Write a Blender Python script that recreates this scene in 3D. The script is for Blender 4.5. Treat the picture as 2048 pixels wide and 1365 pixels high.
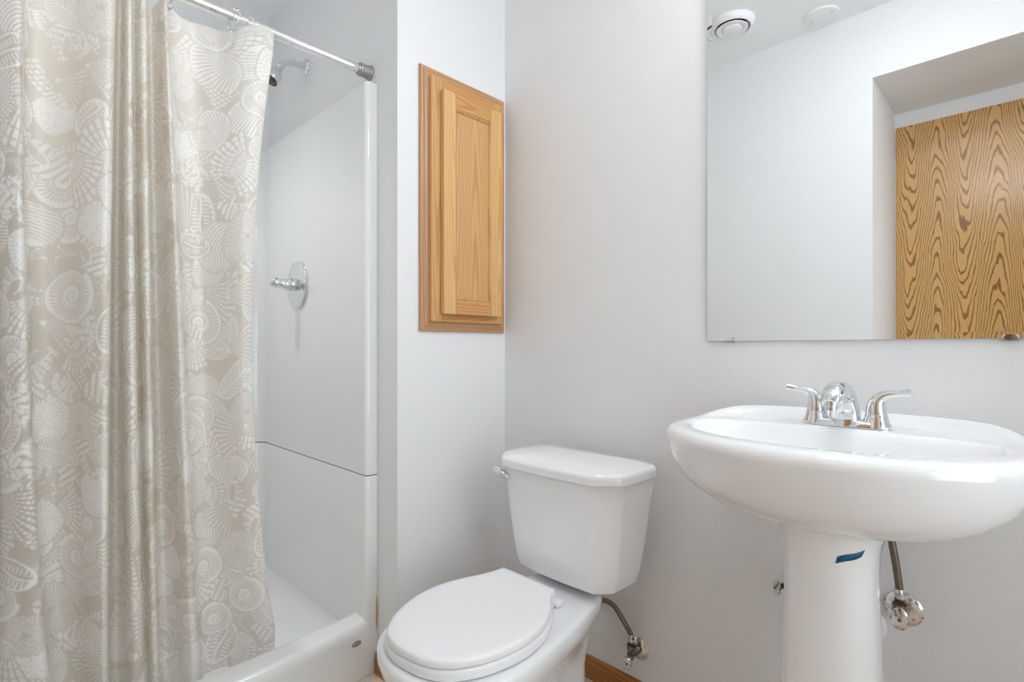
import bpy, bmesh, math, random
import numpy as np
from mathutils import Vector, Matrix

for o in list(bpy.data.objects):
    bpy.data.objects.remove(o, do_unlink=True)
scene = bpy.context.scene
COL = scene.collection
PI = math.pi

# ------------------------------------------------------------------ camera, world, exposure
CAM_H = 1.02
FPX = 1045.0                       # focal length in pixels of a 2048 wide frame
YAW = math.radians(44.86)
cam_data = bpy.data.cameras.new('camera')
cam_data.sensor_width = 36.0
cam_data.lens = FPX / 2048.0 * 36.0
cam_data.shift_y = 13.5 / 2048.0
cam_data.clip_start = 0.01
cam = bpy.data.objects.new('camera', cam_data)
COL.objects.link(cam)
cam.location = (0.0, 0.0, CAM_H)
cam.rotation_euler = (PI / 2, 0.0, YAW)
scene.camera = cam

world = bpy.data.worlds.new('world')
scene.world = world
world.use_nodes = True
world.node_tree.nodes['Background'].inputs[0].default_value = (0.90, 0.955, 1.0, 1)   # cool fill light, enters only by the added unseen window
world.node_tree.nodes['Background'].inputs[1].default_value = 3.8

vs = scene.view_settings
scene.display_settings.display_device = 'sRGB'
vs.view_transform = 'Standard'
vs.look = 'None'
vs.gamma = 1.0
vs.use_curve_mapping = False
vs.exposure = 0.20
scene.cycles.max_bounces = 16
scene.cycles.diffuse_bounces = 10
scene.cycles.glossy_bounces = 8
scene.cycles.transmission_bounces = 10

VANITY_POWER = 36.0               # emission strength of the globe bulbs over the mirror
CEILING_FILL_POWER = 22.0              # emission strength of the added ceiling fill lamp
SHOWER_FILL_POWER = 29.0               # watts of the fill spot added over the shower

# ------------------------------------------------------------------ main planes (metres)
Y_BACK = 1.32          # wall with mirror, sink, toilet
X_LEFT = -1.35         # wall with the medicine cabinet
Y_END = 0.869          # plumbing wall of the shower
X_SHOWER = -2.36       # far wall of the shower
X_ALC = -0.476         # left side of the entry recess behind the camera
X_ALC2 = 0.52
X_RIGHT = 0.85
Z_CEIL = 2.452
Z_HEAD = 2.159
Y_ALC = -0.507
Y_FRONT = -0.006       # wall opposite the mirror

# pixel helpers, only used to turn measured directions into points on known planes
VV = Vector((-math.sin(YAW), math.cos(YAW), 0))
RR = Vector((math.cos(YAW), math.sin(YAW), 0))
def ray(u, w):
    return VV + RR * ((u - 1024.0) / FPX) + Vector((0, 0, (696.0 - w) / FPX))

# ------------------------------------------------------------------ materials
def new_mat(name):
    m = bpy.data.materials.new(name)
    m.use_nodes = True
    nt = m.node_tree
    return m, nt, nt.nodes['Principled BSDF']

def set_in(b, **kw):
    names = {'base': 'Base Color', 'rough': 'Roughness', 'metal': 'Metallic', 'coat': 'Coat Weight',
             'coat_rough': 'Coat Roughness', 'trans': 'Transmission Weight', 'ior': 'IOR',
             'spec': 'Specular IOR Level', 'alpha': 'Alpha'}
    for k, v in kw.items():
        b.inputs[names[k]].default_value = (*v, 1) if k == 'base' else v

def add_bump(nt, b, scale, strength, dist=0.002, detail=3, coord='Object', stretch=None):
    tc = nt.nodes.new('ShaderNodeTexCoord')
    n = nt.nodes.new('ShaderNodeTexNoise')
    n.inputs['Scale'].default_value = scale
    n.inputs['Detail'].default_value = detail
    bp = nt.nodes.new('ShaderNodeBump')
    bp.inputs['Strength'].default_value = strength
    bp.inputs['Distance'].default_value = dist
    nt.links.new(tc.outputs[coord], n.inputs['Vector'])
    nt.links.new(n.outputs['Fac'], bp.inputs['Height'])
    nt.links.new(bp.outputs['Normal'], b.inputs['Normal'])
    return n

def paint(name, col, rough, scale, strength, dist=0.002):
    m, nt, b = new_mat(name)
    set_in(b, base=col, rough=rough)
    b.inputs['Specular IOR Level'].default_value = 0.3
    add_bump(nt, b, scale, strength, dist)
    return m

def plain(name, col, rough, metal=0.0, coat=0.0, bump=None):
    m, nt, b = new_mat(name)
    set_in(b, base=col, rough=rough, metal=metal, coat=coat)
    b.inputs['Coat Roughness'].default_value = 0.03
    if bump:
        add_bump(nt, b, *bump)
    return m

def mottled(name, c1, c2, scale, rough, metal, lo=0.4, hi=0.6, bump=0.0):
    m, nt, b = new_mat(name)
    tc = nt.nodes.new('ShaderNodeTexCoord')
    n = nt.nodes.new('ShaderNodeTexNoise')
    n.inputs['Scale'].default_value = scale
    n.inputs['Detail'].default_value = 5
    r = nt.nodes.new('ShaderNodeValToRGB')
    r.color_ramp.elements[0].position = lo
    r.color_ramp.elements[1].position = hi
    r.color_ramp.elements[0].color = (*c1, 1)
    r.color_ramp.elements[1].color = (*c2, 1)
    nt.links.new(tc.outputs['Object'], n.inputs['Vector'])
    nt.links.new(n.outputs['Fac'], r.inputs['Fac'])
    nt.links.new(r.outputs['Color'], b.inputs['Base Color'])
    set_in(b, rough=rough, metal=metal)
    if bump:
        bp = nt.nodes.new('ShaderNodeBump')
        bp.inputs['Strength'].default_value = bump
        bp.inputs['Distance'].default_value = 0.001
        nt.links.new(n.outputs['Fac'], bp.inputs['Height'])
        nt.links.new(bp.outputs['Normal'], b.inputs['Normal'])
    return m

def oak(name, light, dark, along='z', across='y', period=0.22, rise=1.0, rings=34.0, wobble=0.5,
        line_lo=0.62, line_hi=0.9, rough=0.35, strength=1.0, offset=0.0, amp=0.32, jag=0.16):
    """Flat-sawn oak: nested cathedral contours, plus fine pores running with the grain."""
    m, nt, b = new_mat(name)
    N, L = nt.nodes, nt.links
    tc = N.new('ShaderNodeTexCoord')
    sp = N.new('ShaderNodeSeparateXYZ')
    L.new(tc.outputs['Object'], sp.inputs[0])
    idx = {'x': 0, 'y': 1, 'z': 2}
    ga, gc = sp.outputs[idx[along]], sp.outputs[idx[across]]
    third = sp.outputs[3 - idx[along] - idx[across]]
    def math_n(op, a, bb=None):
        n = N.new('ShaderNodeMath'); n.operation = op
        for i, v in enumerate((a, bb)):
            if v is None: continue
            if isinstance(v, (int, float)): n.inputs[i].default_value = v
            else: L.new(v, n.inputs[i])
        return n.outputs[0]
    def comb(x, y, z):
        n = N.new('ShaderNodeCombineXYZ')
        for i, v in enumerate((x, y, z)):
            if isinstance(v, (int, float)): n.inputs[i].default_value = v
            else: L.new(v, n.inputs[i])
        return n.outputs[0]
    def noise(vec, scale, detail, rgh=0.5):
        n = N.new('ShaderNodeTexNoise')
        n.inputs['Scale'].default_value = scale
        n.inputs['Detail'].default_value = detail
        n.inputs['Roughness'].default_value = rgh
        L.new(vec, n.inputs['Vector'])
        return n.outputs['Fac']
    cc = math_n('ADD', gc, math_n('MULTIPLY', third, 0.7))
    big = noise(comb(math_n('MULTIPLY', cc, 6.0), math_n('MULTIPLY', ga, 2.2), offset), 1.0, 2.0)
    mid = noise(comb(math_n('MULTIPLY', cc, 30.0), math_n('MULTIPLY', ga, 7.0), offset + 3), 1.0, 2.0)
    ph = math_n('MULTIPLY', math_n('ADD', cc, offset), 2 * PI / period)
    arch = math_n('COSINE', math_n('ADD', ph, math_n('MULTIPLY', math_n('SUBTRACT', big, 0.5), 2.2 if amp != 0.32 else 0.0)))
    f = math_n('ADD', math_n('MULTIPLY', arch, amp), math_n('MULTIPLY', ga, rise))
    f = math_n('ADD', f, math_n('MULTIPLY', big, wobble))
    f = math_n('ADD', f, math_n('MULTIPLY', mid, wobble * jag))
    s = math_n('SINE', math_n('MULTIPLY', f, rings))
    s = math_n('ADD', math_n('MULTIPLY', s, 0.5), 0.5)
    pore = noise(comb(math_n('MULTIPLY', cc, 420.0), math_n('MULTIPLY', ga, 14.0), math_n('MULTIPLY', third, 200.0)), 1.0, 3.0, 0.6)
    s2 = math_n('ADD', s, math_n('MULTIPLY', math_n('SUBTRACT', pore, 0.5), 0.55))
    mr = N.new('ShaderNodeMapRange')
    mr.interpolation_type = 'SMOOTHSTEP'
    mr.inputs['From Min'].default_value = line_lo
    mr.inputs['From Max'].default_value = line_hi
    L.new(s2, mr.inputs['Value'])
    pr = N.new('ShaderNodeMapRange')
    pr.inputs['From Min'].default_value = 0.52
    pr.inputs['From Max'].default_value = 0.72
    pr.inputs['To Max'].default_value = 0.38
    L.new(pore, pr.inputs['Value'])
    fac = math_n('MAXIMUM', math_n('MULTIPLY', mr.outputs[0], strength), pr.outputs[0])
    mx = N.new('ShaderNodeMix'); mx.data_type = 'RGBA'
    mx.inputs['A'].default_value = (*light, 1)
    mx.inputs['B'].default_value = (*dark, 1)
    L.new(fac, mx.inputs['Factor'])
    L.new(mx.outputs['Result'], b.inputs['Base Color'])
    set_in(b, rough=rough)
    bp = N.new('ShaderNodeBump')
    bp.inputs['Strength'].default_value = 0.12
    bp.inputs['Distance'].default_value = 0.0006
    bp.invert = True
    L.new(fac, bp.inputs['Height'])
    L.new(bp.outputs['Normal'], b.inputs['Normal'])
    return m

M = {}
M['wall'] = paint('light grey wall paint', (0.80, 0.80, 0.805), 0.55, 170.0, 0.30, 0.0012)
M['ceil'] = paint('white textured ceiling', (0.87, 0.875, 0.88), 0.8, 75.0, 0.5, 0.004)
M['ceramic'] = plain('white vitreous china', (0.88, 0.885, 0.90), 0.10, 0.0, 0.6)
M['seat'] = plain('white seat plastic', (0.88, 0.88, 0.89), 0.22)
M['acrylic'] = plain('white acrylic surround', (0.82, 0.82, 0.815), 0.14, 0.0, 0.3)
M['chrome'] = plain('polished chrome', (0.78, 0.79, 0.81), 0.07, 1.0)
M['satin'] = plain('satin grey end cap', (0.42, 0.42, 0.41), 0.38, 1.0)
M['rodchrome'] = mottled('worn chrome tube', (0.55, 0.55, 0.55), (0.88, 0.88, 0.89), 60.0, 0.13, 1.0, 0.30, 0.40)
M['braid'] = None
M['oldchrome'] = mottled('stained chrome', (0.20, 0.165, 0.14), (0.80, 0.79, 0.78), 110.0, 0.2, 1.0, 0.33, 0.47)
M['brown_metal'] = mottled('tarnished brass', (0.07, 0.045, 0.03), (0.42, 0.36, 0.31), 90.0, 0.3, 1.0, 0.35, 0.65)
M['dark'] = plain('dark rubber', (0.03, 0.03, 0.03), 0.5)
M['nozzle'] = mottled('dark nozzle plate', (0.01, 0.01, 0.01), (0.30, 0.30, 0.30), 260.0, 0.4, 0.0, 0.55, 0.62)
M['tape'] = plain('blue tape', (0.0, 0.09, 0.22), 0.5)
M['badge'] = plain('grey badge', (0.30, 0.30, 0.32), 0.3, 0.8)
M['badge_light'] = plain('pale badge emblem', (0.66, 0.66, 0.68), 0.3, 0.5)
M['white_plastic'] = plain('white plastic', (0.84, 0.84, 0.85), 0.35)
M['edge'] = plain('mirror edge', (0.20, 0.21, 0.21), 0.2, 0.3)
M['seam'] = plain('dark seam', (0.10, 0.10, 0.09), 0.7)
M['caulk'] = plain('yellowed caulk', (0.62, 0.36, 0.06), 0.6)
OL, OD = (0.60, 0.315, 0.105), (0.40, 0.175, 0.05)
M['oak_v'] = oak('oak grain vertical', (0.63, 0.365, 0.150), (0.44, 0.215, 0.075), 'z', 'y', 0.11, 0.5, 40, 0.30, 0.45, 1.1, strength=0.65)
M['oak_pale'] = oak('pale oak vertical', (0.70, 0.43, 0.18), (0.50, 0.26, 0.085), 'z', 'y', 0.13, 0.4, 48, 0.30, 0.45, 1.1, strength=0.6, offset=0.04)
M['oak_h'] = oak('oak grain horizontal', (0.60, 0.31, 0.105), (0.40, 0.17, 0.05), 'y', 'z', 0.14, 0.6, 42, 0.4, 0.45, 1.1, strength=0.65)
M['oak_trim'] = oak('brown oak casing vertical', (0.53, 0.300, 0.155), (0.35, 0.165, 0.070), 'z', 'y', 0.13, 0.3, 40, 0.25, 0.4, 1.1, strength=0.6)
M['oak_trim_h'] = oak('brown oak casing horizontal', (0.53, 0.295, 0.150), (0.35, 0.160, 0.066), 'y', 'z', 0.13, 0.3, 40, 0.25, 0.4, 1.1, strength=0.6)
M['oak_panel'] = oak('oak cathedral panel', (0.63, 0.370, 0.155), (0.45, 0.222, 0.078), 'z', 'y', 0.17, -0.42, 62, 0.22, 0.35, 1.15, strength=0.7, offset=-0.045)
M['oak_door'] = oak('oak plywood door', (0.63, 0.37, 0.138), (0.25, 0.095, 0.023), 'z', 'x', 0.20, 1.15, 66, 0.30, 0.70, 0.95, strength=0.92, rough=0.22, offset=-0.071, amp=0.36, jag=0.55)
M['oak_base'] = oak('orange oak baseboard', (0.40, 0.165, 0.038), (0.22, 0.07, 0.014), 'x', 'z', 0.2, 0.5, 60, 0.4, 0.4, 1.1, strength=0.7)
M['oak_base_y'] = oak('orange oak baseboard side', (0.40, 0.165, 0.038), (0.22, 0.07, 0.014), 'y', 'z', 0.2, 0.5, 60, 0.4, 0.4, 1.1, strength=0.7)

def floor_mat():
    m, nt, b = new_mat('tan stone pattern vinyl')
    N, L = nt.nodes, nt.links
    tc = N.new('ShaderNodeTexCoord')
    br = N.new('ShaderNodeTexBrick')
    br.offset = 0.0
    br.inputs['Scale'].default_value = 1.0
    br.inputs['Brick Width'].default_value = 0.305
    br.inputs['Row Height'].default_value = 0.305
    br.inputs['Mortar Size'].default_value = 0.004
    br.inputs['Color1'].default_value = (0.69, 0.59, 0.48, 1)
    br.inputs['Color2'].default_value = (0.65, 0.55, 0.44, 1)
    br.inputs['Mortar'].default_value = (0.36, 0.25, 0.16, 1)
    L.new(tc.outputs['Object'], br.inputs['Vector'])
    n = N.new('ShaderNodeTexNoise')
    n.inputs['Scale'].default_value = 14.0
    n.inputs['Detail'].default_value = 6
    L.new(tc.outputs['Object'], n.inputs['Vector'])
    mx = N.new('ShaderNodeMix'); mx.data_type = 'RGBA'; mx.blend_type = 'OVERLAY'
    mx.inputs['Factor'].default_value = 0.5
    L.new(br.outputs['Color'], mx.inputs['A'])
    L.new(n.outputs['Fac'], mx.inputs['B'])
    L.new(mx.outputs['Result'], b.inputs['Base Color'])
    set_in(b, rough=0.35)
    return m
M['floor'] = floor_mat()

def braid_mat():
    m, nt, b = new_mat('braided metal hose')
    N, L = nt.nodes, nt.links
    tc = N.new('ShaderNodeTexCoord')
    w = N.new('ShaderNodeTexWave')
    w.bands_direction = 'Z'
    w.inputs['Scale'].default_value = 170.0
    w.inputs['Distortion'].default_value = 1.5
    L.new(tc.outputs['Object'], w.inputs['Vector'])
    r = N.new('ShaderNodeValToRGB')
    r.color_ramp.elements[0].color = (0.07, 0.045, 0.03, 1)
    r.color_ramp.elements[1].color = (0.40, 0.33, 0.27, 1)
    L.new(w.outputs['Fac'], r.inputs['Fac'])
    L.new(r.outputs['Color'], b.inputs['Base Color'])
    bp = N.new('ShaderNodeBump')
    bp.inputs['Strength'].default_value = 0.6
    bp.inputs['Distance'].default_value = 0.001
    L.new(w.outputs['Fac'], bp.inputs['Height'])
    L.new(bp.outputs['Normal'], b.inputs['Normal'])
    set_in(b, rough=0.35, metal=0.9)
    return m
M['braid'] = braid_mat()

def mirror_mat():
    m, nt, b = new_mat('mirror silver')
    set_in(b, base=(0.93, 0.94, 0.94), rough=0.0, metal=1.0)
    return m
M['mirror'] = mirror_mat()

def clear_mat():
    m, nt, b = new_mat('clear plastic')
    set_in(b, base=(0.97, 0.97, 0.97), rough=0.08, trans=1.0, ior=1.45)
    return m
M['clear'] = clear_mat()

def pane_mat():
    m = bpy.data.materials.new('fill window glass')
    m.use_nodes = True
    nt = m.node_tree
    nt.nodes.clear()
    t = nt.nodes.new('ShaderNodeBsdfTransparent')
    t.inputs[0].default_value = (0.93, 0.95, 0.95, 1)
    g = nt.nodes.new('ShaderNodeBsdfGlossy')
    g.inputs['Roughness'].default_value = 0.05
    f = nt.nodes.new('ShaderNodeFresnel')
    f.inputs['IOR'].default_value = 1.45
    x = nt.nodes.new('ShaderNodeMixShader')
    o = nt.nodes.new('ShaderNodeOutputMaterial')
    nt.links.new(f.outputs[0], x.inputs[0]); nt.links.new(t.outputs[0], x.inputs[1]); nt.links.new(g.outputs[0], x.inputs[2])
    nt.links.new(x.outputs[0], o.inputs[0])
    return m
M['pane'] = pane_mat()  # glass of the added fill window

def emit_mat(name, col, strength):
    m = bpy.data.materials.new(name)
    m.use_nodes = True
    nt = m.node_tree
    nt.nodes.clear()
    e = nt.nodes.new('ShaderNodeEmission')
    e.inputs[0].default_value = (*col, 1)
    e.inputs[1].default_value = strength
    o = nt.nodes.new('ShaderNodeOutputMaterial')
    nt.links.new(e.outputs[0], o.inputs[0])
    return m
M['bulb'] = emit_mat('lit globe bulb', (0.90, 0.958, 1.0), VANITY_POWER)
M['lens'] = emit_mat('ceiling fill lens', (0.90, 0.958, 1.0), CEILING_FILL_POWER)  # emitter of the added ceiling fill lamp
M['shower_fill_lens'] = emit_mat('shower fill lens', (0.95, 0.98, 1.0), 3.0)  # emitter of the added shower fill lamp

def curtain_mat():
    m = bpy.data.materials.new('shell print curtain fabric')
    m.use_nodes = True
    nt = m.node_tree
    N, L = nt.nodes, nt.links
    N.clear()
    at = N.new('ShaderNodeAttribute'); at.attribute_name = 'shell_print'
    mx = N.new('ShaderNodeMix'); mx.data_type = 'RGBA'
    mx.inputs['A'].default_value = (0.67, 0.622, 0.56, 1)
    mx.inputs['B'].default_value = (0.93, 0.92, 0.90, 1)
    L.new(at.outputs['Fac'], mx.inputs['Factor'])
    d = N.new('ShaderNodeBsdfDiffuse')
    L.new(mx.outputs['Result'], d.inputs['Color'])
    t = N.new('ShaderNodeBsdfTranslucent')
    t.inputs['Color'].default_value = (0.86, 0.785, 0.685, 1)
    sf = N.new('ShaderNodeMapRange')
    sf.inputs['To Min'].default_value = 0.45
    sf.inputs['To Max'].default_value = 0.18
    L.new(at.outputs['Fac'], sf.inputs['Value'])
    ms = N.new('ShaderNodeMixShader')
    L.new(sf.outputs[0], ms.inputs[0]); L.new(d.outputs[0], ms.inputs[1]); L.new(t.outputs[0], ms.inputs[2])
    g = N.new('ShaderNodeBsdfGlossy')
    g.inputs['Roughness'].default_value = 0.38
    ms2 = N.new('ShaderNodeMixShader'); ms2.inputs[0].default_value = 0.05
    L.new(ms.outputs[0], ms2.inputs[1]); L.new(g.outputs[0], ms2.inputs[2])
    o = N.new('ShaderNodeOutputMaterial')
    L.new(ms2.outputs[0], o.inputs[0])
    return m
M['curtain'] = curtain_mat()

# ------------------------------------------------------------------ mesh helpers (world coordinates)
def bm_new():
    return bmesh.new()

def add_box(bm, x0, x1, y0, y1, z0, z1, bevel=0.0, seg=2):
    r = bmesh.ops.create_cube(bm, size=1.0)
    vsx = r['verts']
    for v in vsx:
        v.co = Vector(((x0 + x1) / 2 + v.co.x * (x1 - x0), (y0 + y1) / 2 + v.co.y * (y1 - y0), (z0 + z1) / 2 + v.co.z * (z1 - z0)))
    if bevel > 0:
        es = list({e for v in vsx for e in v.link_edges})
        bmesh.ops.bevel(bm, geom=es, offset=bevel, segments=seg, profile=0.5, affect='EDGES')

def add_rings(bm, rings, cap_start=True, cap_end=True, closed=True):
    """Skin a list of equally long point loops."""
    vr = [[bm.verts.new(Vector(p)) for p in ring] for ring in rings]
    n = len(vr[0])
    for a, b in zip(vr[:-1], vr[1:]):
        rng = range(n) if closed else range(n - 1)
        for i in rng:
            j = (i + 1) % n
            bm.faces.new((a[i], a[j], b[j], b[i]))
    if cap_start and closed:
        bm.faces.new(list(reversed(vr[0])))
    if cap_end and closed:
        bm.faces.new(vr[-1])
    return vr

def frame(axis):
    a = Vector(axis).normalized()
    ref = Vector((0, 0, 1)) if abs(a.z) < 0.9 else Vector((1, 0, 0))
    u = a.cross(ref).normalized()
    return a, u, a.cross(u)

def add_lathe(bm, origin, axis, prof, n=40, caps=True, squash=(1, 1)):
    """prof: list of (distance along axis, radius)."""
    o = Vector(origin)
    a, u, w = frame(axis)
    rings = []
    for d, r in prof:
        r = max(r, 0.0002)
        rings.append([o + a * d + u * (math.cos(t) * r * squash[0]) + w * (math.sin(t) * r * squash[1])
                      for t in (2 * PI * k / n for k in range(n))])
    add_rings(bm, rings, caps, caps)

def catmull(pts, sub=8):
    P = [np.array(p, float) for p in pts]
    P = [2 * P[0] - P[1]] + P + [2 * P[-1] - P[-2]]
    out = []
    for i in range(1, len(P) - 2):
        for k in range(sub):
            t = k / sub
            p0, p1, p2, p3 = P[i - 1], P[i], P[i + 1], P[i + 2]
            out.append(0.5 * (2 * p1 + (p2 - p0) * t + (2 * p0 - 5 * p1 + 4 * p2 - p3) * t * t + (3 * p1 - p0 - 3 * p2 + p3) * t ** 3))
    out.append(P[-2])
    return out

def add_tube(bm, pts, radii, n=20, sub=8, side=None, wide=1.0, power=1.0):
    """Round (or wide x round) tube through control points; radii per control point."""
    if not hasattr(radii, '__len__'):
        radii = [radii] * len(pts)
    c = catmull([(*p, r) for p, r in zip(pts, radii)], sub)
    P = [Vector(q[:3]) for q in c]
    R = [max(q[3], 0.0003) for q in c]
    rings = []
    u = None
    for i, p in enumerate(P):
        t = (P[min(i + 1, len(P) - 1)] - P[max(i - 1, 0)]).normalized()
        if side is not None:
            u = Vector(side)
            u = (u - t * u.dot(t)).normalized()
        elif u is None:
            _, u, _ = frame(t)
        else:
            u = (u - t * u.dot(t)).normalized()
        w = t.cross(u)
        pw = lambda q: math.copysign(abs(q) ** power, q)
        rings.append([p + u * (pw(math.cos(a)) * R[i] * wide) + w * (pw(math.sin(a)) * R[i]) for a in (2 * PI * k / n for k in range(n))])
    add_rings(bm, rings)

def add_prism(bm, poly, z0, z1):
    add_rings(bm, [[(x, y, z0) for x, y in poly], [(x, y, z1) for x, y in poly]])

def obj(name, bm, mat, parent=None, smooth=True, angle=35.0, loc=None, bevel=0.0, subsurf=0, bevel_angle=40):
    bmesh.ops.recalc_face_normals(bm, faces=bm.faces)
    base = Vector((0, 0, 0))
    if parent is not None:
        base = Vector(parent['_base'])
    elif loc is not None:
        base = Vector(loc)
    for v in bm.verts:
        v.co -= base
    if smooth:
        for f in bm.faces:
            f.smooth = True
        ca = math.radians(angle)
        for e in bm.edges:
            if len(e.link_faces) == 2 and e.calc_face_angle(0) > ca:
                e.smooth = False
    me = bpy.data.meshes.new(name)
    bm.to_mesh(me)
    bm.free()
    me.materials.append(mat)
    o = bpy.data.objects.new(name, me)
    COL.objects.link(o)
    if bevel > 0:
        md = o.modifiers.new('bevel', 'BEVEL')
        md.width = bevel
        md.segments = 3
        md.limit_method = 'ANGLE'
        md.angle_limit = math.radians(bevel_angle)
        md.harden_normals = False
    if subsurf:
        md = o.modifiers.new('subsurf', 'SUBSURF')
        md.levels = subsurf
        md.render_levels = subsurf
    if parent is not None:
        o.parent = parent
        o['_base'] = tuple(base)
    else:
        o.location = base
        o['_base'] = tuple(base)
    return o

def thing(name, label, cat, loc, group=None):
    o = bpy.data.objects.new(name, None)
    o.empty_display_size = 0.05
    COL.objects.link(o)
    o.location = loc
    o['_base'] = tuple(loc)
    o['label'] = label
    o['category'] = cat
    if group:
        o['group'] = group
    return o

def tag(o, label, cat, group=None):
    o['label'] = label
    o['category'] = cat
    if group:
        o['group'] = group
    return o

def struct(name, bm, mat, smooth=False, **kw):
    o = obj(name, bm, mat, None, smooth, **kw)
    o['kind'] = 'structure'
    return o

def sbox(name, mat, *b, **kw):
    bm = bm_new()
    add_box(bm, *b)
    return struct(name, bm, mat, **kw)

# ------------------------------------------------------------------ room shell
T = 0.1
sbox('floor', M['floor'], X_SHOWER - T, X_RIGHT + T, Y_ALC - T, Y_BACK + T, -T, 0.0)
sbox('ceiling', M['ceil'], X_SHOWER - T, X_RIGHT + T, Y_ALC - T, Y_BACK + T, Z_CEIL, Z_CEIL + T)
sbox('wall_back', M['wall'], X_LEFT, X_RIGHT + T, Y_BACK, Y_BACK + T, 0.0, Z_CEIL)
# the closet block between shower and toilet: its right face is the cabinet wall, its near face the plumbing wall
sbox('wall_left', M['wall'], X_SHOWER - T, X_LEFT, Y_END, Y_BACK + T, 0.0, Z_CEIL)
sbox('wall_shower', M['wall'], X_SHOWER - T, X_SHOWER, Y_ALC, Y_END, 0.0, Z_CEIL)
WY0, WY1, WZ0, WZ1 = 0.06, 1.06, 0.45, 2.00        # unseen window added in the right wall for fill light
bm = bm_new()
add_box(bm, X_RIGHT, X_RIGHT + T, Y_ALC, WY0, 0.0, Z_CEIL)
add_box(bm, X_RIGHT, X_RIGHT + T, WY1, Y_BACK, 0.0, Z_CEIL)
add_box(bm, X_RIGHT, X_RIGHT + T, WY0, WY1, 0.0, WZ0)
add_box(bm, X_RIGHT, X_RIGHT + T, WY0, WY1, WZ1, Z_CEIL)
struct('wall_right', bm, M['wall'])
bm = bm_new()
for b in ((WY0, WY0 + .04, WZ0, WZ1), (WY1 - .04, WY1, WZ0, WZ1), (WY0 + .04, WY1 - .04, WZ0, WZ0 + .04), (WY0 + .04, WY1 - .04, WZ1 - .04, WZ1), (WY0 + .04, WY1 - .04, 1.39, 1.43)):
    add_box(bm, X_RIGHT + .04, X_RIGHT + .085, *b)
fill_win = struct('fill_window', bm, M['white_plastic'])  # invented window, lets sky light fill the lower room
bm = bm_new()
add_box(bm, X_RIGHT + .060, X_RIGHT + .064, WY0 + .03, WY1 - .03, WZ0 + .03, WZ1 - .03)
obj('fill_window_pane', bm, M['pane'], fill_win)
pl = bpy.data.lights.new('fill_window_portal', 'AREA')
pl.shape = 'RECTANGLE'; pl.size = WY1 - WY0; pl.size_y = WZ1 - WZ0
pl.cycles.is_portal = True
po = bpy.data.objects.new('fill_window_portal', pl)
COL.objects.link(po)
po.location = (X_RIGHT + T - .005, (WY0 + WY1) / 2, (WZ0 + WZ1) / 2)
po.rotation_euler = (0, PI / 2, 0)
bm = bm_new()
add_box(bm, X_SHOWER, X_ALC, Y_ALC, Y_FRONT, 0.0, Z_CEIL)
add_box(bm, X_ALC, X_ALC2, Y_ALC, Y_FRONT, Z_HEAD, Z_CEIL)
add_box(bm, X_ALC2, X_RIGHT, Y_ALC, Y_FRONT, 0.0, Z_CEIL)
struct('wall_front', bm, M['wall'])
sbox('wall_recess', M['wall'], X_ALC, X_ALC2, Y_ALC - T, Y_ALC, 0.0, Z_HEAD)
bm = bm_new()
add_box(bm, X_ALC + 0.006, X_ALC + 0.006 + 0.86, Y_ALC + 0.0005, Y_ALC + 0.010, 0.006, 2.088, 0.002)
door = struct('door_1', bm, M['oak_door'], loc=(X_ALC, Y_ALC, 0))
bm = bm_new()
kx = X_ALC + 0.80
add_lathe(bm, (kx, Y_ALC + 0.010, 0.95), (0, 1, 0), [(0, .031), (.006, .031), (.009, .012), (.03, .012), (.036, .024), (.05, .028), (.062, .022), (.066, 0)], 32)
obj('door_knob', bm, M['chrome'], door)

def baseboard(name, mat, p0, p1, nrm, h=0.066, t=0.013):
    """Colonial-ish oak board from p0 to p1 along the floor; nrm points into the room."""
    prof = [(0, 0), (t, 0), (t, h * 0.62), (t * 0.9, h * 0.70), (t * 0.75, h * 0.78), (t * 0.62, h * 0.90), (t * 0.35, h), (0, h)]
    bm = bm_new()
    rings = [[(p[0] + nrm[0] * a, p[1] + nrm[1] * a, b + 0.0005) for a, b in prof] for p in (p0, p1)]
    add_rings(bm, rings)
    return struct(name, bm, mat)
baseboard('baseboard_back', M['oak_base'], (X_LEFT + 0.014, Y_BACK - 0.0003), (X_RIGHT, Y_BACK - 0.0003), (0, -1))
baseboard('baseboard_left', M['oak_base_y'], (X_LEFT + 0.0003, Y_END - 0.0136), (X_LEFT + 0.0003, Y_BACK), (1, 0))
baseboard('baseboard_shower', M['oak_base'], (-1.4595, Y_END - 0.0003), (X_LEFT + 0.0135, Y_END - 0.0003), (0, -1))
bm = bm_new()
add_tube(bm, [(-1.4635, 0.8655, 0.235), (-1.4630, 0.866, 0.20), (-1.4632, 0.866, 0.165), (-1.4637, 0.8655, 0.135)], [0.0007, 0.0016, 0.0017, 0.0006], 8)
struct('trim_1', bm, M['caulk'], smooth=True)

# ------------------------------------------------------------------ shower stall
YP = 0.83              # face of the end panel
YN = 0.012             # face of the near panel
XB = -2.322            # face of the far panel
XF = -1.4655           # front of the flange
Z_SEAM = 0.619
Z_TOP = 1.855

def arc(cx, cy, r, a0, a1, n=6):
    return [(cx + r * math.cos(math.radians(a0 + (a1 - a0) * k / n)), cy + r * math.sin(math.radians(a0 + (a1 - a0) * k / n))) for k in range(n + 1)]

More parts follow.
